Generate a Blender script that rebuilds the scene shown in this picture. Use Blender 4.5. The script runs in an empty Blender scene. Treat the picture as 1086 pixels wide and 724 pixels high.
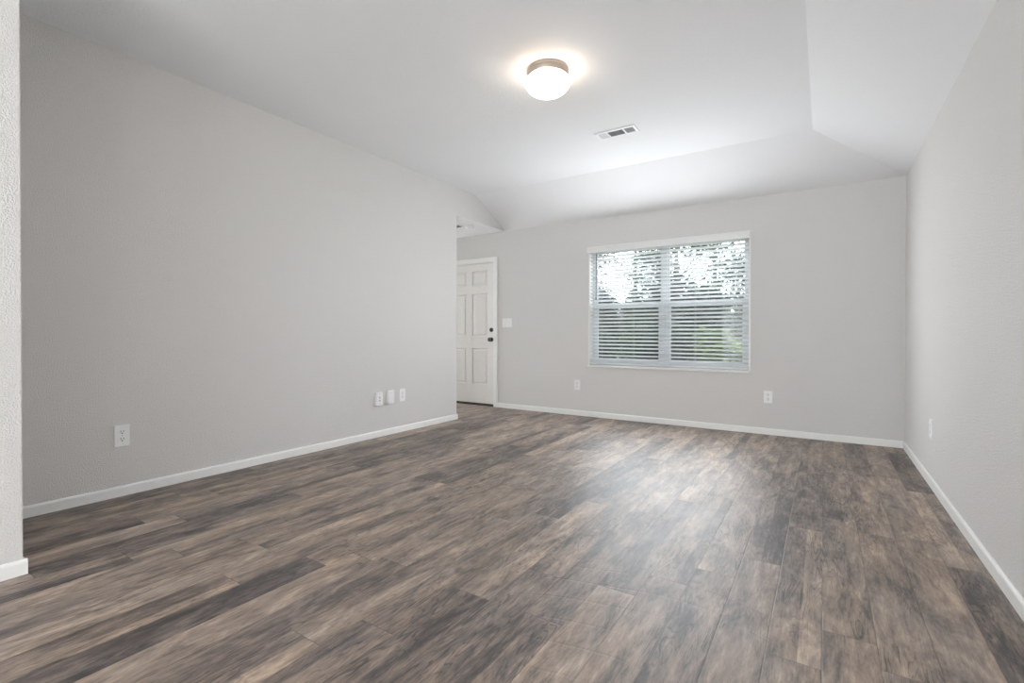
import bpy, bmesh, math, random
from mathutils import Vector, Matrix
R = math.radians
S = bpy.context.scene
COL = S.collection

# ------------------------------------------------------------------ camera
cd = bpy.data.cameras.new('camera'); cam = bpy.data.objects.new('camera', cd); COL.objects.link(cam)
S.camera = cam
FPX = 510.562
cd.sensor_width = 36.0; cd.lens = 36.0 * FPX / 1086.0
cd.shift_y = -3.683 / 1086.0
cd.clip_start = 0.02; cd.clip_end = 300
yaw, pitch, roll = 0.5753, -0.0071, 0.0012
fw = Vector((-math.sin(yaw) * math.cos(pitch), math.cos(yaw) * math.cos(pitch), math.sin(pitch)))
rt = Vector((math.cos(yaw), math.sin(yaw), 0)); up = rt.cross(fw)
r2 = rt * math.cos(roll) + up * math.sin(roll); u2 = -rt * math.sin(roll) + up * math.cos(roll)
m = Matrix((r2, u2, -fw)).transposed().to_4x4(); m.translation = Vector((0, 0, 1.0152))
cam.matrix_world = m

# ------------------------------------------------------------------ world, lights, exposure
S.view_settings.view_transform = 'Standard'; S.view_settings.look = 'None'
S.view_settings.gamma = 1.0; S.view_settings.use_curve_mapping = False
S.view_settings.exposure = 1.10
W = bpy.data.worlds.new('overcast_sky'); S.world = W; W.use_nodes = True
bg = W.node_tree.nodes['Background']
bg.inputs['Color'].default_value = (0.93, 0.965, 1.0, 1); bg.inputs['Strength'].default_value = 4.0


def area(name, loc, rot, sx, sy, power, color):
    l = bpy.data.lights.new(name, 'AREA'); l.shape = 'RECTANGLE'; l.size = sx; l.size_y = sy
    l.energy = power; l.color = color
    o = bpy.data.objects.new(name, l); COL.objects.link(o); o.location = loc; o.rotation_euler = rot
    return o


# fill lights at two added, unseen openings behind the camera
area('fill_rear_opening', (-1.0, -3.32, 1.10), (R(90), 0, 0), 2.8, 2.1, 4, (0.97, 0.985, 1.0))
area('fill_left_opening', (-6.9, -1.5, 1.5), (R(90), 0, R(-90)), 1.8, 1.3, 50, (0.97, 0.985, 1.0))
area('fill_entry_opening', (-6.9, 5.0, 1.3), (R(90), 0, R(-90)), 0.8, 1.9, 5, (1.0, 0.97, 0.93))  # added fill for the entry, from an unseen opening
area('daylight_front_window', (-1.548, 5.485, 1.35), (R(-90), 0, 0), 1.74, 1.40, 22.5, (0.91, 0.955, 1.0))
area('bounce_flash', (0.1, -1.9, 1.6), (R(180), 0, 0), 0.6, 0.6, 17, (1.0, 0.985, 0.96))
por = area('window_portal', (-1.548, 5.70, 1.35), (R(-90), 0, 0), 1.76, 1.42, 1, (1, 1, 1))
por.data.cycles.is_portal = True


# ------------------------------------------------------------------ node helpers
class NT:
    def __init__(s, name):
        s.m = bpy.data.materials.new(name); s.m.use_nodes = True
        s.t = s.m.node_tree; s.b = s.t.nodes['Principled BSDF']; s.out = s.t.nodes['Material Output']

    def n(s, typ, **kw):
        nd = s.t.nodes.new(typ)
        for k, v in kw.items():
            if k.startswith('i_'):
                key = k[2:]; key = int(key) if key.isdigit() else key.replace('_', ' ')
                s.set(nd.inputs[key], v)
            else:
                setattr(nd, k, v)
        return nd

    def set(s, sock, v):
        if isinstance(v, bpy.types.NodeSocket): s.t.links.new(v, sock)
        else: sock.default_value = v

    def math(s, op, a, b=0.0, c=None):
        nd = s.t.nodes.new('ShaderNodeMath'); nd.operation = op
        s.set(nd.inputs[0], a); s.set(nd.inputs[1], b)
        if c is not None: s.set(nd.inputs[2], c)
        return nd.outputs[0]

    def ramp(s, fac, stops):
        nd = s.t.nodes.new('ShaderNodeValToRGB'); s.set(nd.inputs[0], fac)
        e = nd.color_ramp.elements
        while len(e) < len(stops): e.new(0.5)
        for el, (p, c) in zip(e, stops):
            el.position = p; el.color = (*c, 1) if len(c) == 3 else c
        return nd.outputs[0]

    def mix(s, fac, a, b, mode='MIX'):
        nd = s.t.nodes.new('ShaderNodeMix'); nd.data_type = 'RGBA'; nd.blend_type = mode
        s.set(nd.inputs[0], fac); s.set(nd.inputs[6], a); s.set(nd.inputs[7], b)
        return nd.outputs[2]


def srgb(r, g, b):
    f = lambda c: (c / 255 / 12.92) if c <= 10 else ((c / 255 + 0.055) / 1.055) ** 2.4
    return (f(r), f(g), f(b))


def paint(name, col, scale=260.0, strength=0.12, rough=0.75, dist=0.001):
    k = NT(name)
    g = k.n('ShaderNodeNewGeometry')
    a = k.n('ShaderNodeTexNoise', i_Vector=g.outputs['Position'], i_Scale=scale, i_Detail=2.0, i_Roughness=0.5)
    b = k.n('ShaderNodeTexNoise', i_Vector=g.outputs['Position'], i_Scale=1.3, i_Detail=2.0)
    v = k.math('MULTIPLY_ADD', b.outputs['Fac'], 0.04, 0.98)
    c = k.mix(1.0, (*col, 1), k.n('ShaderNodeCombineColor', i_Red=v, i_Green=v, i_Blue=v).outputs[0], 'MULTIPLY')
    k.set(k.b.inputs['Base Color'], c)
    k.b.inputs['Roughness'].default_value = rough
    k.b.inputs['Specular IOR Level'].default_value = 0.3
    bm = k.n('ShaderNodeBump', i_Strength=strength, i_Distance=dist, i_Height=k.ramp(a.outputs['Fac'], [(0.38, (0, 0, 0)), (0.62, (1, 1, 1))]))
    k.set(k.b.inputs['Normal'], bm.outputs[0])
    return k.m


def plain(name, col, rough=0.4, metal=0.0, spec=0.5, noise=0.03, nscale=30.0):
    k = NT(name)
    tc = k.n('ShaderNodeTexCoord')
    a = k.n('ShaderNodeTexNoise', i_Vector=tc.outputs['Object'], i_Scale=nscale, i_Detail=2.0)
    v = k.math('MULTIPLY_ADD', a.outputs['Fac'], noise * 2, 1 - noise)
    c = k.mix(1.0, (*col, 1), k.n('ShaderNodeCombineColor', i_Red=v, i_Green=v, i_Blue=v).outputs[0], 'MULTIPLY')
    k.set(k.b.inputs['Base Color'], c)
    k.b.inputs['Roughness'].default_value = rough; k.b.inputs['Metallic'].default_value = metal
    k.b.inputs['Specular IOR Level'].default_value = spec
    return k.m


M = {}
M['wall'] = paint('greige_wall_paint', (0.70, 0.685, 0.668), 150, 0.6, 0.7, 0.003)
M['ceil'] = paint('white_ceiling_paint', (0.82, 0.825, 0.83), 90, 0.3, 0.85, 0.002)
M['trim'] = plain('white_trim_paint', (0.84, 0.84, 0.82), 0.35)
M['valance'] = plain('white_valance', (0.78, 0.78, 0.77), 0.4)
M['door'] = plain('white_door_paint', (0.78, 0.765, 0.74), 0.4)
M['plastic'] = plain('white_plastic', (0.86, 0.86, 0.86), 0.3)
M['dark'] = plain('dark_slot', (0.02, 0.02, 0.02), 0.6)
M['screw'] = plain('screw_metal', (0.55, 0.55, 0.55), 0.35, 0.9)
M['nickel'] = plain('brushed_nickel', (0.40, 0.36, 0.32), 0.4, 0.85)
M['knob'] = plain('dark_satin_metal', (0.16, 0.15, 0.14), 0.25, 0.9)
M['vinyl'] = plain('white_vinyl_frame', (0.60, 0.62, 0.64), 0.4)
M['slat'] = plain('white_blind_slat', (0.88, 0.89, 0.90), 0.4)
def translucent(m_, col, f):
    t_ = m_.node_tree; b_ = t_.nodes['Principled BSDF']; o_ = t_.nodes['Material Output']
    tl = t_.nodes.new('ShaderNodeBsdfTranslucent'); tl.inputs[0].default_value = (*col, 1)
    mx_ = t_.nodes.new('ShaderNodeMixShader'); mx_.inputs[0].default_value = f
    t_.links.new(b_.outputs[0], mx_.inputs[1]); t_.links.new(tl.outputs[0], mx_.inputs[2]); t_.links.new(mx_.outputs[0], o_.inputs[0])
translucent(M['slat'], (0.92, 0.93, 0.95), 0.42)
M['cord'] = plain('blind_cord', (0.62, 0.62, 0.62), 0.7)
M['wand'] = plain('dark_tilt_wand', (0.035, 0.04, 0.04), 0.4)
M['vent_shade'] = plain('grey_vent_shade', (0.38, 0.39, 0.40), 0.7)  # grey paints the shade inside the vents and on turned-away louvres
M['ventm'] = plain('white_vent_metal', (0.84, 0.85, 0.86), 0.4)
M['thresh'] = plain('dark_threshold', (0.05, 0.045, 0.04), 0.5)
M['bark'] = plain('tree_bark', (0.10, 0.085, 0.075), 0.9, noise=0.3, nscale=8)
M['lawn'] = plain('lawn_grass', (0.13, 0.18, 0.06), 0.9, noise=0.35, nscale=3)


def leafmat(name, c1, c2):
    k = NT(name)
    g = k.n('ShaderNodeNewGeometry')
    a = k.n('ShaderNodeTexNoise', i_Vector=g.outputs['Position'], i_Scale=6.0, i_Detail=3.0)
    k.set(k.b.inputs['Base Color'], k.ramp(a.outputs['Fac'], [(0.35, c1), (0.65, c2)]))
    k.b.inputs['Roughness'].default_value = 0.6
    return k.m


M['leaf_dark'] = leafmat('dark_leaves', (0.008, 0.010, 0.008), (0.03, 0.036, 0.022))
M['leaf_mid'] = leafmat('green_leaves', (0.015, 0.022, 0.010), (0.05, 0.065, 0.03))
M['leaf_light'] = leafmat('yellow_green_leaves', (0.06, 0.09, 0.02), (0.13, 0.18, 0.04))

# glass: clear pane that lets daylight through
k = NT('window_glass'); k.t.nodes.remove(k.b)
tr = k.n('ShaderNodeBsdfTransparent', i_Color=(0.93, 0.95, 0.95, 1)); gl = k.n('ShaderNodeBsdfGlossy', i_Roughness=0.02)
lw = k.n('ShaderNodeFresnel', i_IOR=1.45)
mx = k.n('ShaderNodeMixShader', i_0=k.math('MULTIPLY', lw.outputs[0], 0.6)); k.set(mx.inputs[1], tr.outputs[0]); k.set(mx.inputs[2], gl.outputs[0])
k.set(k.out.inputs[0], mx.outputs[0]); M['glass'] = k.m
# insect screen: fine grey mesh, about a third opaque
k = NT('insect_screen')
tr = k.n('ShaderNodeBsdfTransparent'); k.b.inputs['Base Color'].default_value = (0.12, 0.12, 0.12, 1)
mx = k.n('ShaderNodeMixShader', i_0=0.35); k.set(mx.inputs[1], tr.outputs[0]); k.set(mx.inputs[2], k.b.outputs[0])
k.set(k.out.inputs[0], mx.outputs[0]); M['screen'] = k.m
# lamp shade
k = NT('lit_frosted_glass')
k.b.inputs['Base Color'].default_value = (0.9, 0.88, 0.85, 1); k.b.inputs['Roughness'].default_value = 0.3
k.b.inputs['Emission Color'].default_value = (1.0, 0.83, 0.68, 1); k.b.inputs['Emission Strength'].default_value = 4.6
M['shade'] = k.m


def floor_material():
    k = NT('wood_plank_floor')
    g = k.n('ShaderNodeNewGeometry'); sp = k.n('ShaderNodeSeparateXYZ', i_0=g.outputs['Position'])
    X, Y = sp.outputs[0], sp.outputs[1]
    PW, PL = 0.1525, 1.22
    u = k.math('DIVIDE', k.math('ADD', X, 0.0021 + PW * 100), PW)
    iu = k.math('FLOOR', u); fu = k.math('FRACT', u)
    wn = k.n('ShaderNodeTexWhiteNoise', noise_dimensions='1D', i_W=iu)
    v = k.math('ADD', k.math('DIVIDE', Y, PL), k.math('MULTIPLY', wn.outputs['Value'], 7.0)); v = k.math('ADD', v, 40.0)
    iv = k.math('FLOOR', v); fv = k.math('FRACT', v)
    cid = k.n('ShaderNodeCombineXYZ', i_X=iu, i_Y=iv)
    wp = k.n('ShaderNodeTexWhiteNoise', noise_dimensions='3D', i_Vector=cid.outputs[0])
    rnd = wp.outputs['Value']; rc = k.n('ShaderNodeSeparateColor', i_0=wp.outputs['Color'])
    # each plank prints two or three narrower strips
    sw = k.math('MULTIPLY_ADD', rc.outputs[1], 0.35, 0.33)
    strip = k.math('GREATER_THAN', fu, sw)
    sid = k.n('ShaderNodeCombineXYZ', i_X=k.math('ADD', iu, k.math('MULTIPLY', strip, 0.5)), i_Y=iv, i_Z=7.0)
    ws = k.n('ShaderNodeTexWhiteNoise', noise_dimensions='3D', i_Vector=sid.outputs[0])
    off = k.math('MULTIPLY', rnd, 50.0)

    def coord(sx, sy, z):
        return k.n('ShaderNodeCombineXYZ', i_X=k.math('MULTIPLY', X, sx), i_Y=k.math('MULTIPLY', Y, sy), i_Z=k.math('ADD', off, z)).outputs[0]
    blot = k.n('ShaderNodeTexNoise', i_Vector=coord(11.0, 3.4, 0.0), i_Scale=1.0, i_Detail=8.0, i_Roughness=0.66, i_Distortion=0.7)
    streak = k.n('ShaderNodeTexNoise', i_Vector=coord(40.0, 4.5, 3.0), i_Scale=1.0, i_Detail=8.0, i_Roughness=0.72, i_Distortion=0.4)
    grain = k.n('ShaderNodeTexNoise', i_Vector=coord(330.0, 16.0, 9.0), i_Scale=1.0, i_Detail=3.0, i_Roughness=0.7)
    fine = k.n('ShaderNodeTexNoise', i_Vector=coord(80.0, 16.0, 5.0), i_Scale=1.0, i_Detail=3.0, i_Roughness=0.7)
    val = k.math('MULTIPLY', k.math('SUBTRACT', blot.outputs['Fac'], 0.5), 1.7)
    val = k.math('ADD', val, k.math('MULTIPLY', k.math('SUBTRACT', streak.outputs['Fac'], 0.5), 0.95))
    val = k.math('ADD', val, k.math('MULTIPLY', k.math('SUBTRACT', grain.outputs['Fac'], 0.5), 0.45))
    val = k.math('ADD', val, k.math('MULTIPLY', k.math('SUBTRACT', fine.outputs['Fac'], 0.5), 0.6))
    val = k.math('ADD', val, k.math('MULTIPLY', k.math('SUBTRACT', rnd, 0.5), 0.26))
    val = k.math('ADD', val, k.math('MULTIPLY', k.math('SUBTRACT', ws.outputs['Value'], 0.5), 0.34))
    vn = k.n('ShaderNodeTexNoise', i_Vector=coord(13.0, 1.5, 11.0), i_Scale=1.0, i_Detail=2.0, i_Roughness=0.5, i_Distortion=0.3)
    vein = k.math('SINE', k.math('MULTIPLY', vn.outputs['Fac'], 120.0))
    vein = k.ramp(vein, [(0.55, (0, 0, 0)), (1.0, (1, 1, 1))])
    vm = k.n('ShaderNodeTexNoise', i_Vector=coord(7.0, 2.0, 15.0), i_Scale=1.0, i_Detail=2.0)
    vein = k.math('MULTIPLY', vein, k.ramp(vm.outputs['Fac'], [(0.42, (0, 0, 0)), (0.62, (1, 1, 1))]))
    val = k.math('SUBTRACT', val, k.math('MULTIPLY', vein, 0.30))
    val = k.math('ADD', val, 0.5)
    col = k.ramp(val, [(0.02, srgb(48, 43, 42)), (0.25, srgb(86, 77, 73)), (0.5, srgb(128, 114, 104)), (0.75, srgb(159, 141, 126)), (0.98, srgb(190, 171, 154))])
    # bluish grey cast in some planks, tan in others
    tint = k.n('ShaderNodeTexNoise', i_Vector=coord(6.0, 1.5, 20.0), i_Scale=1.0, i_Detail=2.0)
    col = k.mix(1.0, col, k.ramp(tint.outputs['Fac'], [(0.35, (0.92, 0.94, 0.98)), (0.6, (1.0, 0.96, 0.92))]), 'MULTIPLY')
    # seams
    du = k.math('MULTIPLY', k.math('MINIMUM', fu, k.math('SUBTRACT', 1.0, fu)), PW)
    dv = k.math('MULTIPLY', k.math('MINIMUM', fv, k.math('SUBTRACT', 1.0, fv)), PL)
    d = k.math('MINIMUM', du, dv)
    seam = k.ramp(k.math('DIVIDE', d, 0.004), [(0.15, (0, 0, 0)), (0.85, (1, 1, 1))])
    col = k.mix(1.0, col, k.ramp(k.math('DIVIDE', d, 0.0030), [(0.3, (0.6, 0.58, 0.57)), (0.9, (1, 1, 1))]), 'MULTIPLY')
    k.set(k.b.inputs['Base Color'], col)
    rn = k.n('ShaderNodeTexNoise', i_Vector=g.outputs['Position'], i_Scale=2.5, i_Detail=3.0)
    ro = k.math('MULTIPLY_ADD', rn.outputs['Fac'], 0.12, 0.375)
    ro = k.math('MULTIPLY_ADD', grain.outputs['Fac'], 0.08, ro)
    k.set(k.b.inputs['Roughness'], ro)
    k.b.inputs['Specular IOR Level'].default_value = 1.0; k.b.inputs['IOR'].default_value = 1.5
    # scuffs: long shallow arcs worn into the finish
    vd = k.n('ShaderNodeVectorMath', operation='DISTANCE', i_0=g.outputs['Position'], i_1=(-0.55, 0.75, 0.0))
    wob = k.n('ShaderNodeTexNoise', i_Vector=g.outputs['Position'], i_Scale=1.2, i_Detail=1.0)
    arc = k.math('SINE', k.math('MULTIPLY', k.math('ADD', vd.outputs['Value'], k.math('MULTIPLY', wob.outputs['Fac'], 0.25)), 42.0))
    msk = k.n('ShaderNodeTexNoise', i_Vector=g.outputs['Position'], i_Scale=2.0, i_Detail=1.0)
    arc = k.math('MULTIPLY', k.ramp(arc, [(0.955, (0, 0, 0)), (1.0, (1, 1, 1))]), k.ramp(msk.outputs['Fac'], [(0.5, (0, 0, 0)), (0.6, (1, 1, 1))]))
    h = k.math('ADD', k.math('MULTIPLY', seam, 1.0), k.math('MULTIPLY', grain.outputs['Fac'], 0.25))
    h = k.math('SUBTRACT', h, k.math('MULTIPLY', arc, 1.3))
    bp = k.n('ShaderNodeBump', i_Strength=0.35, i_Distance=0.0015, i_Height=h)
    # planks lie very slightly uneven
    wv = k.n('ShaderNodeTexNoise', i_Vector=coord(2.0, 1.2, 0.0), i_Scale=1.0, i_Detail=0.0)
    b2 = k.n('ShaderNodeBump', i_Strength=0.25, i_Distance=0.01, i_Height=wv.outputs['Fac'])
    k.set(b2.inputs['Normal'], bp.outputs[0])
    k.set(k.b.inputs['Normal'], b2.outputs[0])
    return k.m


M['floor'] = floor_material()


# ------------------------------------------------------------------ mesh helpers
def add_box(bm, x0, x1, y0, y1, z0, z1, bevel=0.0, mi=0):
    vs = [bm.verts.new((x, y, z)) for x in (x0, x1) for y in (y0, y1) for z in (z0, z1)]
    F = [(0, 1, 3, 2), (4, 6, 7, 5), (0, 4, 5, 1), (2, 3, 7, 6), (0, 2, 6, 4), (1, 5, 7, 3)]
    fs = [bm.faces.new([vs[i] for i in f]) for f in F]
    for f in fs: f.material_index = mi
    if bevel > 0:
        es = set(e for f in fs for e in f.edges)
        bmesh.ops.bevel(bm, geom=list(es), offset=bevel, segments=2, affect='EDGES', profile=0.5)


def add_prism(bm, pts, vec):
    """closed polygon pts extruded along vec"""
    a = [bm.verts.new(p) for p in pts]; b = [bm.verts.new(Vector(p) + Vector(vec)) for p in pts]
    bm.faces.new(a); bm.faces.new(b[::-1])
    n = len(pts)
    for i in range(n): bm.faces.new((a[i], b[i], b[(i + 1) % n], a[(i + 1) % n]))


def add_lathe(bm, prof, n=48, mat=Matrix.Identity(4)):
    """prof: list of (r, h) around local z; r=0 closes"""
    rings = []
    for r, h in prof:
        if r <= 1e-6: rings.append([bm.verts.new(mat @ Vector((0, 0, h)))])
        else: rings.append([bm.verts.new(mat @ Vector((r * math.cos(2 * math.pi * i / n), r * math.sin(2 * math.pi * i / n), h))) for i in range(n)])
    for a, b in zip(rings, rings[1:]):
        for i in range(n):
            j = (i + 1) % n
            if len(a) == 1 and len(b) == 1: continue
            if len(a) == 1: bm.faces.new((a[0], b[i], b[j]))
            elif len(b) == 1: bm.faces.new((a[i], b[0], a[j]))
            else: bm.faces.new((a[i], b[i], b[j], a[j]))


def add_tube(bm, p0, p1, r0, r1=None, n=8):
    p0, p1 = Vector(p0), Vector(p1); r1 = r0 if r1 is None else r1
    d = p1 - p0; q = d.to_track_quat('Z', 'Y').to_matrix().to_4x4(); q.translation = p0
    add_lathe(bm, [(0, 0), (r0, 0), (r1, d.length), (0, d.length)], n, q)


def obj(name, bm, mats, parent=None, smooth=False, loc=None):
    bmesh.ops.recalc_face_normals(bm, faces=bm.faces)
    me = bpy.data.meshes.new(name); bm.to_mesh(me); bm.free()
    for mt in (mats if isinstance(mats, (list, tuple)) else [mats]): me.materials.append(mt)
    o = bpy.data.objects.new(name, me); COL.objects.link(o)
    if parent: o.parent = parent
    if loc: o.location = loc
    if smooth:
        me.polygons.foreach_set('use_smooth', [True] * len(me.polygons))
        try: me.set_sharp_from_angle(angle=R(35))
        except Exception: pass
    return o


def box_obj(name, b, mat, parent=None, bevel=0.0):
    bm = bmesh.new(); add_box(bm, *b, bevel=bevel); return obj(name, bm, mat, parent)


def tag(o, label=None, cat=None, group=None, kind=None):
    if label: o['label'] = label
    if cat: o['category'] = cat
    if group: o['group'] = group
    if kind: o['kind'] = kind
    return o


def thing(name, label, cat, loc, rz=0, group=None, kind=None):
    o = bpy.data.objects.new(name, None); COL.objects.link(o); o.location = loc; o.rotation_euler = (0, 0, rz)
    o.empty_display_size = 0.05
    return tag(o, label, cat, group, kind)


def struct(name, bm, mat, label, cat):
    return tag(obj(name, bm, mat), label, cat, kind='structure')


# ------------------------------------------------------------------ room dimensions (metres)
XL, XR, YB = -3.6996, 0.6097, 5.5343
Z1, Z2 = 2.44, 2.77
X2, Y2 = -0.0916, 4.8536          # inner edges of the ceiling slopes
YC = 4.4824                        # end of the long left wall, entry passage beyond
YR = -3.2                          # rear wall behind the camera
XN, YN = -2.839, 0.579             # projecting wall block at the near left
XH = -6.6                          # far end of entry passage / kitchen side
WX0, WX1, WZ0, WZ1 = -2.440, -0.655, 0.635, 2.085   # window opening
DX0, DX1, DZ1 = -4.801, -3.887, 2.045              # front door opening
T = 0.14

# floor
bm = bmesh.new(); add_box(bm, XH - .2, XR + T, YR - T, YB + T, -0.1, 0)
struct('floor', bm, M['floor'], 'dark brown and grey wood plank floor with a bright window sheen', 'floor')

# ceiling: flat field, two slopes falling to the far and right walls, low flat ceiling over the entry
bm = bmesh.new()
V = lambda *c: bm.verts.new(c)
a = V(XL - .12, YR - T, Z2); b = V(X2, YR - T, Z2); c = V(X2, Y2, Z2); d = V(XL - .12, Y2, Z2)
e = V(XR, YR - T, Z1); f = V(XR, YB, Z1); g = V(XL - .12, YB, Z1)
for q in ((a, b, c, d), (b, e, f, c), (d, c, f, g)): bm.faces.new(q)
r_ = bmesh.ops.extrude_face_region(bm, geom=list(bm.faces))
for v in [x for x in r_['geom'] if isinstance(x, bmesh.types.BMVert)]: v.co.z += 0.15
add_box(bm, XH - .2, XL - .12, YR - T, YC, Z2, Z2 + .15)
struct('ceiling', bm, M['ceil'], 'white textured ceiling with slopes falling to the far and right walls', 'ceiling')
bm = bmesh.new(); add_box(bm, XH - .2, XL - .12, YC - .12, YB, Z1, Z1 + .1)
add_box(bm, XL - .12, XL - 0.0005, YC, YB, Z1 - .0005, Z1 + .004)
struct('ceiling_entry', bm, M['ceil'], 'low flat white ceiling over the entry passage', 'ceiling')

# left wall with its header continuing to the far wall above the entry opening
bm = bmesh.new()
pts = [(XL, YN - .1, 0), (XL, YC, 0), (XL, YC, Z1), (XL, YB, Z1), (XL, Y2, Z2), (XL, YN - .1, Z2)]
add_prism(bm, pts, (-.12, 0, 0))
struct('wall_left', bm, M['wall'], 'long greige left wall ending at the entry opening', 'wall')
# near-left wall block
bm = bmesh.new(); add_box(bm, XL - .12, XN, -1.1, YN, 0, Z2, 0.004)
struct('wall_left_near', bm, M['wall'], 'greige wall end at the left edge of the picture', 'wall')
# entry side walls
bm = bmesh.new(); add_box(bm, XH, XL - .12, YC - .12, YC, 0, Z1)
struct('wall_entry_side', bm, M['wall'], 'side wall of the entry passage', 'wall')

# back wall with window and door openings
bm = bmesh.new()
def bw(x0, x1, z0, z1): add_box(bm, x0, x1, YB, YB + T, z0, z1)
bw(XH, DX0, 0, Z1); bw(DX0, DX1, DZ1, Z1); bw(DX1, WX0, 0, Z1)
bw(WX0, WX1, 0, WZ0); bw(WX0, WX1, WZ1, Z1); bw(WX1, XR + T, 0, Z1)
bw(XH, XR + T, Z1, Z2 + .15)
struct('wall_back', bm, M['wall'], 'greige far wall holding the window and the front door', 'wall')
# right wall
bm = bmesh.new(); add_box(bm, XR, XR + T, YR - T, YB, 0, Z2 + .15)
struct('wall_right', bm, M['wall'], 'greige right wall running toward the camera', 'wall')
# rear wall behind the camera with an opening added for the fill light
bm = bmesh.new()
add_box(bm, XH - .2, -2.4, YR - T, YR, 0, Z2); add_box(bm, 0.4, XR, YR - T, YR, 0, Z2); add_box(bm, -2.4, 0.4, YR - T, YR, 2.15, Z2)
struct('wall_rear', bm, M['wall'], 'rear wall behind the camera', 'wall')
# west side wall of kitchen and entry with openings added for the fill lights
bm = bmesh.new()
xa, xb = XH - .14, XH
add_box(bm, xa, xb, YR, -2.4, 0, Z2); add_box(bm, xa, xb, -2.4, -.6, 0, .85); add_box(bm, xa, xb, -2.4, -.6, 2.15, Z2)
add_box(bm, xa, xb, -.6, YC, 0, Z2); add_box(bm, xa, xb, YC, 4.6, 0, Z1); add_box(bm, xa, xb, 5.4, YB + T, 0, Z1)
add_box(bm, xa, xb, 4.6, 5.4, 0, .35); add_box(bm, xa, xb, 4.6, 5.4, 2.25, Z1)
struct('wall_side', bm, M['wall'], 'side wall of the kitchen behind the left wall', 'wall')

# baseboards (small rounded top edge)
BH, BT = 0.064, 0.012
def base_profile(bm, p0, p1, nrm, ext0=0.0, ext1=0.0):
    p0, p1, nrm = Vector((*p0, 0)), Vector((*p1, 0)), Vector((*nrm, 0)); d = (p1 - p0).normalized()
    p0 = p0 - d * ext0; p1 = p1 + d * ext1
    prof = [(-.0005, 0), (BT, 0), (BT, BH - .012), (BT * .75, BH - .004), (BT * .45, BH), (-.0005, BH)]
    add_prism(bm, [p0 + nrm * a + Vector((0, 0, h)) for a, h in prof], p1 - p0)
bm = bmesh.new(); base_profile(bm, (XL, YN), (XL, YC), (1, 0), 0, BT); base_profile(bm, (XL - .12, YC), (XL, YC), (0, 1), 0, 0)
base_profile(bm, (XH, YC), (XL - .12, YC), (0, 1))
struct('baseboard_left', bm, M['trim'], 'white baseboard along the long left wall', 'baseboard')
bm = bmesh.new(); base_profile(bm, (XN, -1.1), (XN, YN), (1, 0), 0, BT); base_profile(bm, (XL, YN), (XN, YN), (0, 1), 0, 0)
struct('baseboard_left_near', bm, M['trim'], 'white baseboard wrapping the wall end at the left edge', 'baseboard')
bm = bmesh.new(); base_profile(bm, (DX1 + .062, YB), (XR, YB), (0, -1)); base_profile(bm, (XH, YB), (DX0 - .062, YB), (0, -1))
struct('baseboard_back', bm, M['trim'], 'white baseboard along the far wall below the window', 'baseboard')
bm = bmesh.new(); base_profile(bm, (XR, YR), (XR, YB - BT), (-1, 0))
struct('baseboard_right', bm, M['trim'], 'white baseboard along the right wall', 'baseboard')


# ------------------------------------------------------------------ front door
door = thing('door_1', 'white six-panel front door with dark knob and deadbolt', 'door', (DX0, YB, 0), kind='structure')
DW = DX1 - DX0
def casing():
    bm = bmesh.new(); w = .060; t = .016
    # jambs + head of the casing, proud of the wall
    for x0, x1 in ((-w, 0.004), (DW - .004, DW + w)):
        add_box(bm, x0, x1, -t, 0.001, 0, DZ1 - .004, .003)
    add_box(bm, -w, DW + w, -t, 0.001, DZ1 - .004, DZ1 + w, .003)
    # inner jamb lining
    add_box(bm, -.001, .012, 0, T, 0, DZ1); add_box(bm, DW - .012, DW + .001, 0, T, 0, DZ1); add_box(bm, 0, DW, 0, T, DZ1 - .012, DZ1 + .001)
    return obj('casing', bm, M['trim'], door)
casing()
# slab with six recessed moulded panels
def slab():
    bm = bmesh.new(); x0, x1, z0, z1 = .014, DW - .014, .030, DZ1 - .015; y = .022
    sw = .115; mid = (x0 + x1) / 2; mw = .05
    cols = [(x0 + sw, mid - mw), (mid + mw, x1 - sw)]
    rows = [(.30, .82), (.99, 1.60), (1.72, 1.93)]
    xs = sorted({x0, x1, *[c for p in cols for c in p]}); zs = sorted({z0, z1, *[r for p in rows for r in p]})
    for i in range(len(xs) - 1):
        for j in range(len(zs) - 1):
            X0, X1, Za, Zb = xs[i], xs[i + 1], zs[j], zs[j + 1]
            if (X0, X1) in cols and (Za, Zb) in rows:
                prev = None; loops = []
                for ins, dep in ((0, 0), (.010, .009), (.022, .009), (.040, .003)):
                    loops.append([bm.verts.new(p) for p in ((X0 + ins, y + dep, Za + ins), (X1 - ins, y + dep, Za + ins), (X1 - ins, y + dep, Zb - ins), (X0 + ins, y + dep, Zb - ins))])
                for A, B in zip(loops, loops[1:]):
                    for q in range(4): bm.faces.new((A[q], A[(q + 1) % 4], B[(q + 1) % 4], B[q]))
                bm.faces.new(loops[-1])
            else:
                bm.faces.new([bm.verts.new(p) for p in ((X0, y, Za), (X1, y, Za), (X1, y, Zb), (X0, y, Zb))])
    bmesh.ops.remove_doubles(bm, verts=bm.verts, dist=1e-5)
    # edges and back
    bd = [e_ for e_ in bm.edges if e_.is_boundary]
    ex = bmesh.ops.extrude_edge_only(bm, edges=bd)
    for v in [q for q in ex['geom'] if isinstance(q, bmesh.types.BMVert)]: v.co.y = y + .04
    add_box(bm, x0, x1, y + .0395, y + .044, z0, z1)
    return obj('slab', bm, M['door'], door)
slab()
box_obj('threshold', (.012, DW - .012, .012, T, 0, .014), M['thresh'], door)
bm = bmesh.new(); add_box(bm, .0125, DW - .0125, .034, .06, .014, .030); obj('weather_strip', bm, M['dark'], door)
FY = Matrix.Rotation(R(90), 4, 'X')   # lathe axis toward -y (into the room)
def at(x, y, z): return Matrix.Translation((x, y, z)) @ FY
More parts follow.
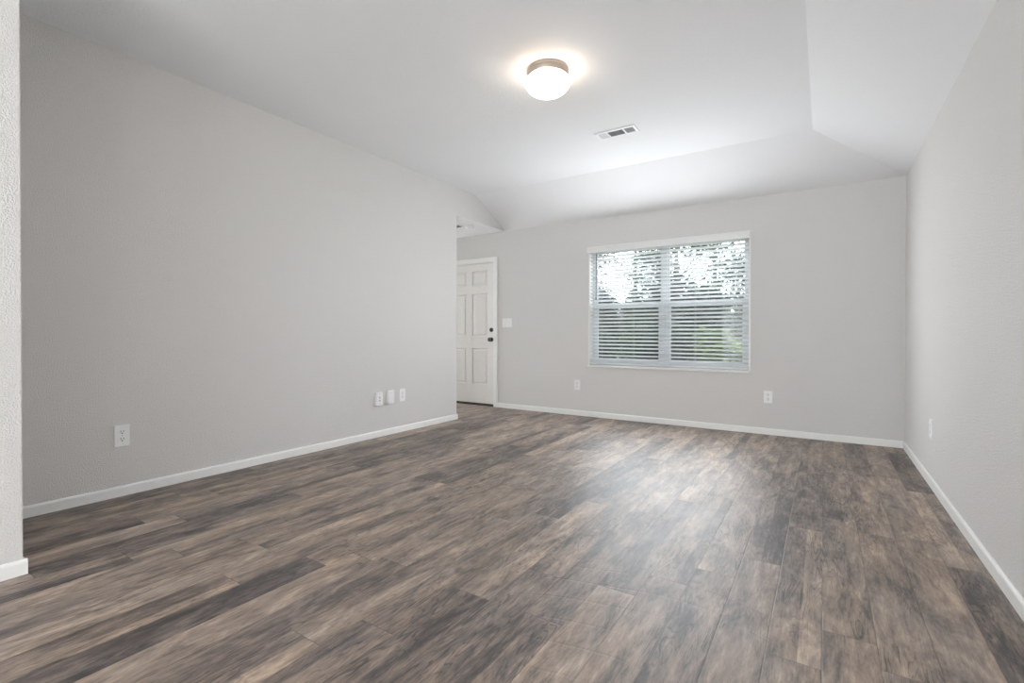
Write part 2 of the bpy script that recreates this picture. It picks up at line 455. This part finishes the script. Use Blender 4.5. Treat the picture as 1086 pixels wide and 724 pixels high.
kx = -3.948 - DX0
bm = bmesh.new(); add_lathe(bm, [(0, 0), (.032, 0), (.032, .006), (.027, .012), (.014, .014), (.014, .03), (.0, .03)], 32, at(kx, .0225, .945)); ros = obj('knob', bm, M['knob'], door, True)
bm = bmesh.new(); add_lathe(bm, [(0, .028), (.014, .028), (.024, .036), (.029, .048), (.027, .060), (.018, .068), (0, .070)], 32, at(kx, .0225, .945)); obj('knob_grip', bm, M['knob'], ros, True)
bm = bmesh.new(); add_lathe(bm, [(0, 0), (.031, 0), (.031, .010), (.026, .018), (0, .018)], 32, at(kx, .0225, 1.082)); db = obj('deadbolt', bm, M['knob'], door, True)
bm = bmesh.new(); add_box(bm, kx - .005, kx + .005, -.012, .006, 1.066, 1.098, .002); obj('thumb_turn', bm, M['knob'], db)
for hz in (.25, 1.05, 1.82):
    bm = bmesh.new(); add_tube(bm, (.010, .016, hz - .045), (.010, .016, hz + .045), .006); obj('hinge', bm, M['screw'], door, True)

# ------------------------------------------------------------------ window: two single-hung units side by side
win = thing('window_1', 'white twin single-hung window in the far wall', 'window', (WX0, YB, WZ0), kind='structure')
WW, WH = WX1 - WX0, WZ1 - WZ0
def frame_box(bm, x0, x1, z0, z1, y0, y1, w, wb=None, wt=None):
    wb = wb or w; wt = wt or w
    add_box(bm, x0, x0 + w, y0, y1, z0, z1); add_box(bm, x1 - w, x1, y0, y1, z0, z1)
    add_box(bm, x0 + w, x1 - w, y0, y1, z0, z0 + wb); add_box(bm, x0 + w, x1 - w, y0, y1, z1 - wt, z1)
bm = bmesh.new()   # thin white trim bead around the opening, drywall return lining
frame_box(bm, -.012, WW + .012, -.012, WH + .012, -.006, .085, .013)
obj('reveal_trim', bm, M['trim'], win)
bm = bmesh.new(); add_box(bm, -.022, WW + .014, -.022, .08, -.016, .006, .004); obj('sill', bm, M['trim'], win)
bm = bmesh.new(); frame_box(bm, .001, WW - .001, .006, WH - .001, .085, .135, .035); add_box(bm, WW / 2 - .030, WW / 2 + .030, .082, .136, .03, WH - .03)
obj('window_frame', bm, M['vinyl'], win)
mz = .735
for side in (0, 1):
    x0 = .036 if side == 0 else WW / 2 + .030; x1 = WW / 2 - .030 if side == 0 else WW - .036
    bm = bmesh.new(); frame_box(bm, x0, x1, mz - .02, WH - .036, .112, .130, .022); s = obj('upper_sash', bm, M['vinyl'], win)
    box_obj('pane', (x0 + .02, x1 - .02, .120, .123, mz, WH - .05), M['glass'], s)
    bm = bmesh.new(); frame_box(bm, x0, x1, .041, mz + .022, .088, .110, .038, .05, .040); s = obj('lower_sash', bm, M['vinyl'], win)
    box_obj('pane', (x0 + .036, x1 - .036, .098, .101, .085, mz - .014), M['glass'], s)
    bm = bmesh.new(); add_box(bm, (x0 + x1) / 2 - .03, (x0 + x1) / 2 + .03, .080, .0885, mz + .004, mz + .018, .002); obj('sash_lock', bm, M['vinyl'], s)
    bm = bmesh.new(); bm.faces.new([bm.verts.new(p) for p in ((x0, .133, .05), (x1, .133, .05), (x1, .133, mz), (x0, .133, mz))])
    obj('insect_screen', bm, M['screen'], win)

# ------------------------------------------------------------------ window blind
bl = thing('window_blind', 'white horizontal slat blind with open slats hanging in the window', 'blind', (WX0, YB, WZ0))
bm = bmesh.new(); add_box(bm, -.024, WW + .008, -.040, -.026, WH - .072, WH + .004, .004)
add_box(bm, -.024, -.012, -.030, -.0062, WH - .072, WH + .004, .002); add_box(bm, WW - .004, WW + .008, -.030, -.0062, WH - .072, WH + .004, .002)
obj('valance', bm, M['valance'], bl)
box_obj('head_rail', (.006, WW - .006, -.022, .035, WH - .055, WH - .004), M['slat'], bl)
bm = bmesh.new(); pit = .0445; z = WH - .075; n = 0
th = R(-21); SWD = .025; slz = []
while z > .065:
    # slightly crowned slat, room edge tipped
    sec = []
    for i in range(5):
        q = -1 + i * .5; yy = q * SWD; zz = .0022 * (1 - q * q)
        sec.append((yy * math.cos(th) - zz * math.sin(th), yy * math.sin(th) + zz * math.cos(th)))
    top = [(.010 + 0, y_, z_) for y_, z_ in sec]; poly = top + [(p[0], p[1], p[2] - .0026) for p in top[::-1]]
    jit = 0
    add_prism(bm, [(p[0], p[1] + .008, p[2] + z) for p in poly], (WW - .020, 0, 0))
    slz.append(z); z -= pit
obj('slats', bm, M['slat'], bl)
bm = bmesh.new(); add_box(bm, .010, WW - .010, -.017, .033, .018, .034, .004); obj('bottom_rail', bm, M['slat'], bl)
for fx in (.085, .31, .50, .70, .915):
    bm = bmesh.new()
    for yy in (-.0185, .0345): add_tube(bm, (fx * WW, yy, .03), (fx * WW, yy, WH - .055), .0011, n=6)
    for zz in slz: add_tube(bm, (fx * WW, -.0185, zz - .008), (fx * WW, .0345, zz - .0035), .0008, n=4)
    obj('ladder_cord', bm, M['cord'], bl)
bm = bmesh.new(); add_tube(bm, (.095, -.030, WH - .62), (.095, -.026, WH - .075), .0050, n=8); add_lathe(bm, [(0, 0), (.007, .004), (.007, .03), (0, .034)], 12, Matrix.Translation((.095, -.030, WH - .645)))
obj('tilt_wand', bm, M['wand'], bl, True)

# ------------------------------------------------------------------ ceiling light
LX, LY = -1.5494, 2.8206
lamp = thing('ceiling_light', 'round flush ceiling light with glowing frosted glass and nickel rim', 'ceiling light', (LX, LY, Z2))
bm = bmesh.new(); add_lathe(bm, [(0, 0), (.136, 0), (.139, -.004), (.139, -.020), (.136, -.024), (.136, -.046), (.132, -.052), (.120, -.052), (.12, -.03), (0, -.03)], 64); obj('rim', bm, M['nickel'], lamp, True)
pr = [(.126, -.046)]
pr += [(.151 * math.cos(t_), -.078 - .0 + .030 * math.sin(t_)) for t_ in [R(x) for x in (62, 45, 30, 15, 0)]]
pr += [(.151 * math.cos(t_), -.078 - .092 * math.sin(t_)) for t_ in [R(x) for x in (8, 16, 25, 35, 45, 55, 65, 75, 83)]] + [(0, -.170)]
bm = bmesh.new(); add_lathe(bm, pr, 64); obj('glass_shade', bm, M['shade'], lamp, True)

# ------------------------------------------------------------------ ceiling register
vt = thing('ceiling_vent', 'white rectangular three-section air register on the ceiling', 'vent', (-1.517, 4.004, Z2))
VW, VD = .178, .074
bm = bmesh.new()
for a_ in ((-VW, VW, -VD, -VD + .022), (-VW, VW, VD - .022, VD), (-VW, -VW + .022, -VD + .022, VD - .022), (VW - .022, VW, -VD + .022, VD - .022)):
    add_box(bm, a_[0], a_[1], a_[2], a_[3], -.010, -.0005, .002)
for x in (-.075, .072): add_box(bm, x - .007, x + .007, -VD + .02, VD - .02, -.010, -.001)
obj('frame', bm, M['ventm'], vt)
box_obj('backing', (-VW + .015, VW - .015, -VD + .015, VD - .015, -.0025, -.0004), M['vent_shade'], vt)
def blade(bm, x0, y0, x1, y1, ang, w=.010):
    # thin blade along (x0,y0)-(x1,y1), tilted
    d_ = Vector((x1 - x0, y1 - y0, 0)); n_ = Vector((-d_.y, d_.x, 0)).normalized(); off = n_ * math.cos(ang) * w / 2 + Vector((0, 0, math.sin(ang) * w / 2))
    c_ = Vector((x0, y0, -.0062)); up_ = n_.cross(off).normalized() if False else Vector((0, 0, .0008))
    add_prism(bm, [c_ - off, c_ + off, c_ + off + up_, c_ - off + up_], d_)
bm = bmesh.new()
for i in range(7): blade(bm, -VW + .024 + i * .0115, -VD + .022, -VW + .024 + i * .0115, VD - .022, R(14), .0125)
obj('left_louvres', bm, M['ventm'], vt)
bm = bmesh.new()
for i in range(7): blade(bm, -.068, -VD + .026 + i * .0155, .065, -VD + .026 + i * .0155, R(65), .0055)
obj('middle_louvres', bm, M['vent_shade'], vt)  # white louvres in shade grey, tilted away from view
bm = bmesh.new()
for i in range(6): blade(bm, .084 + i * .0135, -VD + .022, .084 + i * .0135, VD - .022, R(70), .0055)
obj('right_louvres', bm, M['vent_shade'], vt)  # shade painted into these louvres too

# entry ceiling: smoke detector and small register
sd = thing('smoke_detector', 'small white round smoke detector on the entry ceiling', 'smoke detector', (-3.925, 5.02, Z1))
bm = bmesh.new(); add_lathe(bm, [(0, 0), (.058, 0), (.058, -.014), (.052, -.018)], 40); obj('base', bm, M['plastic'], sd, True)
bm = bmesh.new(); add_lathe(bm, [(.052, -.017), (.050, -.032), (.038, -.040), (0, -.042)], 40); obj('cover', bm, M['plastic'], sd, True)
ev = thing('ceiling_vent', 'slim dark-slotted register on the entry ceiling, partly behind the left wall', 'vent', (-4.13, 4.93, Z1))
bm = bmesh.new()
for a_ in ((-.14, .14, -.06, -.045), (-.14, .14, .045, .06), (-.14, -.125, -.045, .045), (.125, .14, -.045, .045)): add_box(bm, *a_, -.008, -.0005, .002)
obj('frame', bm, M['ventm'], ev)
bm = bmesh.new(); add_box(bm, -.13, .13, -.05, .05, -.003, -.0004); obj('backing', bm, M['vent_shade'], ev)
bm = bmesh.new()
for i in range(6): blade(bm, -.125, -.038 + i * .015, .125, -.038 + i * .015, R(60), .006)
obj('louvres', bm, M['vent_shade'], ev)


# ------------------------------------------------------------------ wall plates. Built facing -y at origin, plate centre at z=0
def plate_root(name, label, cat, pos, face, group=None):
    rz = {'back': 0, 'left': R(90), 'right': R(-90)}[face]
    return thing(name, label, cat, pos, rz, group)
def cover(root, w, h, t, mat=None):
    bm = bmesh.new(); add_box(bm, -w / 2, w / 2, -t, 0.0, -h / 2, h / 2, min(.0022, t * .35)); return obj('cover_plate', bm, mat or M['plastic'], root)
def screw(root, z, t, x=0):
    bm = bmesh.new(); add_lathe(bm, [(0, .0), (.0032, 0), (.0028, .0012), (0, .0014)], 12, Matrix.Translation((x, -t + .0002, z)) @ FY); obj('screw', bm, M['screw'], root)
def duplex(root, t, s=1.0):
    for zc in (.0205 * s, -.0205 * s):
        bm = bmesh.new()
        pts = []
        for i in range(28):
            a_ = 2 * math.pi * i / 28; x = .0172 * s * math.cos(a_); z_ = .0172 * s * math.sin(a_); z_ = max(-.0135 * s, min(.0135 * s, z_)); pts.append((x, -t - .0009, zc + z_))
        add_prism(bm, pts, (0, .003, 0)); rc = obj('receptacle', bm, M['plastic'], root)
        bm = bmesh.new()
        add_box(bm, -.0078 * s, -.0050 * s, -t - .0012, -t + .001, zc - .001, zc + .009 * s); add_box(bm, .0050 * s, .0076 * s, -t - .0012, -t + .001, zc + .0, zc + .009 * s)
        add_lathe(bm, [(0, .0), (.0030 * s, .0), (.0030 * s, .0016), (0, .0016)], 12, Matrix.Translation((0, -t + .0002, zc - .0072 * s)) @ FY)
        obj('slots', bm, M['dark'], rc)
    screw(root, 0, t)
def outlet(label, pos, face, w=.079, h=.127, t=.007, s=1.08):
    r0 = plate_root('wall_outlet', label, 'outlet', pos, face); cover(r0, w, h, t); duplex(r0, t, s); return r0
outlet('white duplex outlet alone on the near part of the left wall', (XL, 1.200, .378), 'left', .080, .133, .008, 1.12)
# jack plate, deeper cover, outlet
jk = plate_root('jack_plate', 'white jack plate with two small dark ports, first of three on the left wall', 'wall plate', (XL, 3.270, .378), 'left')
cover(jk, .080, .130, .026)
for zc in (.016, -.014):
    bm = bmesh.new(); add_lathe(bm, [(0, 0), (.0085, 0), (.0085, .004), (.005, .006), (0, .006)], 20, Matrix.Translation((0, -.0258, zc)) @ FY); obj('port', bm, M['screw'], jk, True)
screw(jk, .05, .026); screw(jk, -.05, .026)
cb = plate_root('cover_box', 'white raised cover box between the jack plate and the outlet', 'wall plate', (XL, 3.424, .381), 'left')
bm = bmesh.new(); add_box(bm, -.041, .041, -.024, 0, -.066, .066, .003); obj('housing', bm, M['plastic'], cb)
bm = bmesh.new(); add_box(bm, -.034, .034, -.027, -.0235, -.060, .004, .0012); obj('lower_flap', bm, M['plastic'], cb)
screw(cb, .045, .024)
outlet('white duplex outlet nearest the entry opening, last of three on the left wall', (XL, 3.593, .384), 'left', .082, .132, .007, 1.05)
outlet('white duplex outlet on the far wall below the window near its left end', (-2.607, YB, .383), 'back', .080, .124, .007, 1.05)
outlet('white duplex outlet on the far wall below and right of the window', (-.476, YB, .383), 'back', .080, .124, .007, 1.1)
outlet('white duplex outlet on the right wall near the corner', (XR, 4.250, .385), 'right', .080, .125, .008, 1.05)
sw = plate_root('light_switch', 'white three-gang light switch plate beside the front door', 'light switch', (-3.662, YB, 1.178), 'back')
cover(sw, .165, .122, .007)
for i in (-1, 0, 1):
    bm = bmesh.new(); add_box(bm, i * .046 - .005, i * .046 + .005, -.008, -.006, -.012, .012, .0006); sl = obj('toggle', bm, M['plastic'], sw)
    bm = bmesh.new(); add_prism(bm, [(i * .046 - .0035, -.0075, -.004), (i * .046 - .0035, -.018, .006), (i * .046 - .0035, -.018, .011), (i * .046 - .0035, -.0075, .006)], (.007, 0, 0)); obj('lever', bm, M['plastic'], sl)
    for zc in (.030, -.030): screw(sw, zc, .007, i * .046)

# ------------------------------------------------------------------ outside, seen between the slats
bm = bmesh.new(); add_box(bm, -30, 12, YB + T, 40, -.5, -.15)
tag(obj('lawn', bm, M['lawn']), 'green lawn outside the window', 'lawn', kind='structure')


def leaves(bm, rnd, blobs, n, size):
    for _ in range(n):
        cx, cy, cz, rx, ry, rz = rnd.choice(blobs)
        while True:
            p = Vector((rnd.uniform(-1, 1), rnd.uniform(-1, 1), rnd.uniform(-1, 1)))
            if p.length < 1: break
        c_ = Vector((cx + p.x * rx, cy + p.y * ry, cz + p.z * rz))
        s_ = size * rnd.uniform(.6, 1.4)
        q = Matrix.Rotation(rnd.uniform(0, 6.28), 3, 'Z') @ Matrix.Rotation(rnd.uniform(-1.3, 1.3), 3, 'X')
        a_, b_ = q @ Vector((s_, 0, 0)), q @ Vector((0, s_ * .55, 0))
        bm.faces.new([bm.verts.new(v) for v in (c_ - a_, c_ - b_, c_ + a_, c_ + b_)])


def tree(name, label, x, y, h, rad, seed, mat, n, size, low=.35, group=None, cat='tree'):
    rnd = random.Random(seed); t_ = thing(name, label, cat, (x, y, -.15), 0, group)
    bm = bmesh.new(); top = Vector((rnd.uniform(-.2, .2), rnd.uniform(-.2, .2), h * .8))
    add_tube(bm, (0, 0, 0), top * .5, .05 + h * .012, .04 + h * .007, 8); add_tube(bm, top * .5, top, .04 + h * .007, .02, 8)
    blobs = []
    for i in range(11):
        z0 = top * rnd.uniform(low, 1.0); an = rnd.uniform(0, 6.28); ln = rad * rnd.uniform(.4, 1)
        e_ = z0 + Vector((math.cos(an) * ln, math.sin(an) * ln, rnd.uniform(.1, .9)))
        add_tube(bm, z0, e_, .03, .010, 6)
        m_ = (z0 + e_) / 2
        add_tube(bm, m_, m_ + Vector((rnd.uniform(-.6, .6), rnd.uniform(-.6, .6), rnd.uniform(.2, .9))), .016, .006, 5)
        blobs.append((e_.x, e_.y, e_.z, rad * .72, rad * .72, rad * .62))
    obj('trunk', bm, M['bark'], t_)
    bm = bmesh.new(); leaves(bm, rnd, blobs, n, size); obj('foliage', bm, mat, t_)
    return t_


for i, (x, y, h, rad, mt, n, lb) in enumerate([
    (-5.6, 11.0, 4.6, .72, 'leaf_dark', 4600, 'dark slim tree outside behind the left end of the window'),
    (-2.85, 11.3, 4.9, .72, 'leaf_dark', 4600, 'dark slim tree outside behind the middle of the window'),
    (-0.6, 11.8, 4.6, .70, 'leaf_mid', 4600, 'green slim tree outside at the right edge of the window'),
    (-6.4, 14.8, 5.6, .80, 'leaf_dark', 4600, 'dark far tree outside, farthest left through the window'),
    (-4.0, 14.6, 5.8, .85, 'leaf_mid', 4600, 'green far tree outside left of the window mullion'),
    (-1.7, 15.9, 5.6, .85, 'leaf_dark', 4600, 'dark far tree outside behind the right half of the window'),
    (-6.3, 18.6, 6.6, .95, 'leaf_mid', 4600, 'hazy green farthest tree outside, left of the mullion in the upper window'),
    (-3.3, 18.9, 6.8, .95, 'leaf_dark', 4600, 'dark farthest tree outside, right of the mullion in the upper window')]):
    tree('tree', lb, x, y, h, rad, 11 + i, M[mt], n, .047, group='trees outside the window')


def shrub(label, x, y, h, rad, seed, mat, n):
    rnd = random.Random(seed); t_ = thing('shrub', label, 'shrub', (x, y, -.15), 0, 'shrubs outside the window')
    bm = bmesh.new(); blobs = []
    for i in range(14):
        an = rnd.uniform(0, 6.28); r0 = rad * rnd.uniform(.2, .75); e_ = Vector((math.cos(an) * r0, math.sin(an) * r0, h * rnd.uniform(.35, .85)))
        add_tube(bm, (rnd.uniform(-.05, .05), rnd.uniform(-.05, .05), 0), e_, .016, .006, 5); blobs.append((e_.x, e_.y, e_.z, rad * .5, rad * .5, h * .25))
    obj('stem', bm, M['bark'], t_)
    bm = bmesh.new(); leaves(bm, rnd, blobs, n, .05); obj('foliage', bm, mat, t_)


for i, (x, y, h, rad, mt, lb) in enumerate([
    (-3.75, 8.5, 1.35, .50, 'leaf_dark', 'dark near shrub outside at the lower left of the window'),
    (-2.55, 8.6, 1.30, .50, 'leaf_dark', 'dark near shrub outside behind the window mullion'),
    (-1.38, 8.5, 1.25, .46, 'leaf_light', 'yellow-green near shrub outside at the lower right of the window'),
    (-4.45, 9.9, 1.95, .50, 'leaf_dark', 'dark taller shrub outside at the left end of the hedge'),
    (-3.20, 9.9, 2.00, .50, 'leaf_mid', 'green taller shrub outside left of the window mullion'),
    (-2.00, 9.9, 1.95, .50, 'leaf_dark', 'dark taller shrub outside right of the window mullion'),
    (-0.80, 9.9, 2.00, .50, 'leaf_mid', 'green taller shrub outside at the right end of the hedge'),
    (-5.15, 12.6, 2.30, .58, 'leaf_dark', 'dark back shrub outside, at the left end of the window'),
    (-3.60, 12.6, 2.30, .58, 'leaf_dark', 'dark back shrub outside, just left of the mullion'),
    (-2.10, 12.6, 2.30, .58, 'leaf_mid', 'green back shrub outside, right of the mullion'),
    (-4.90, 14.3, 2.45, .60, 'leaf_dark', 'dark farthest shrub outside, left half of the window'),
    (-3.25, 14.3, 2.45, .60, 'leaf_mid', 'green farthest shrub outside, behind the mullion'),
    (-1.60, 14.3, 2.45, .60, 'leaf_dark', 'dark farthest shrub outside, right end of the window')]):
    shrub(lb, x, y, h, rad, 71 + i, M[mt], 6500)
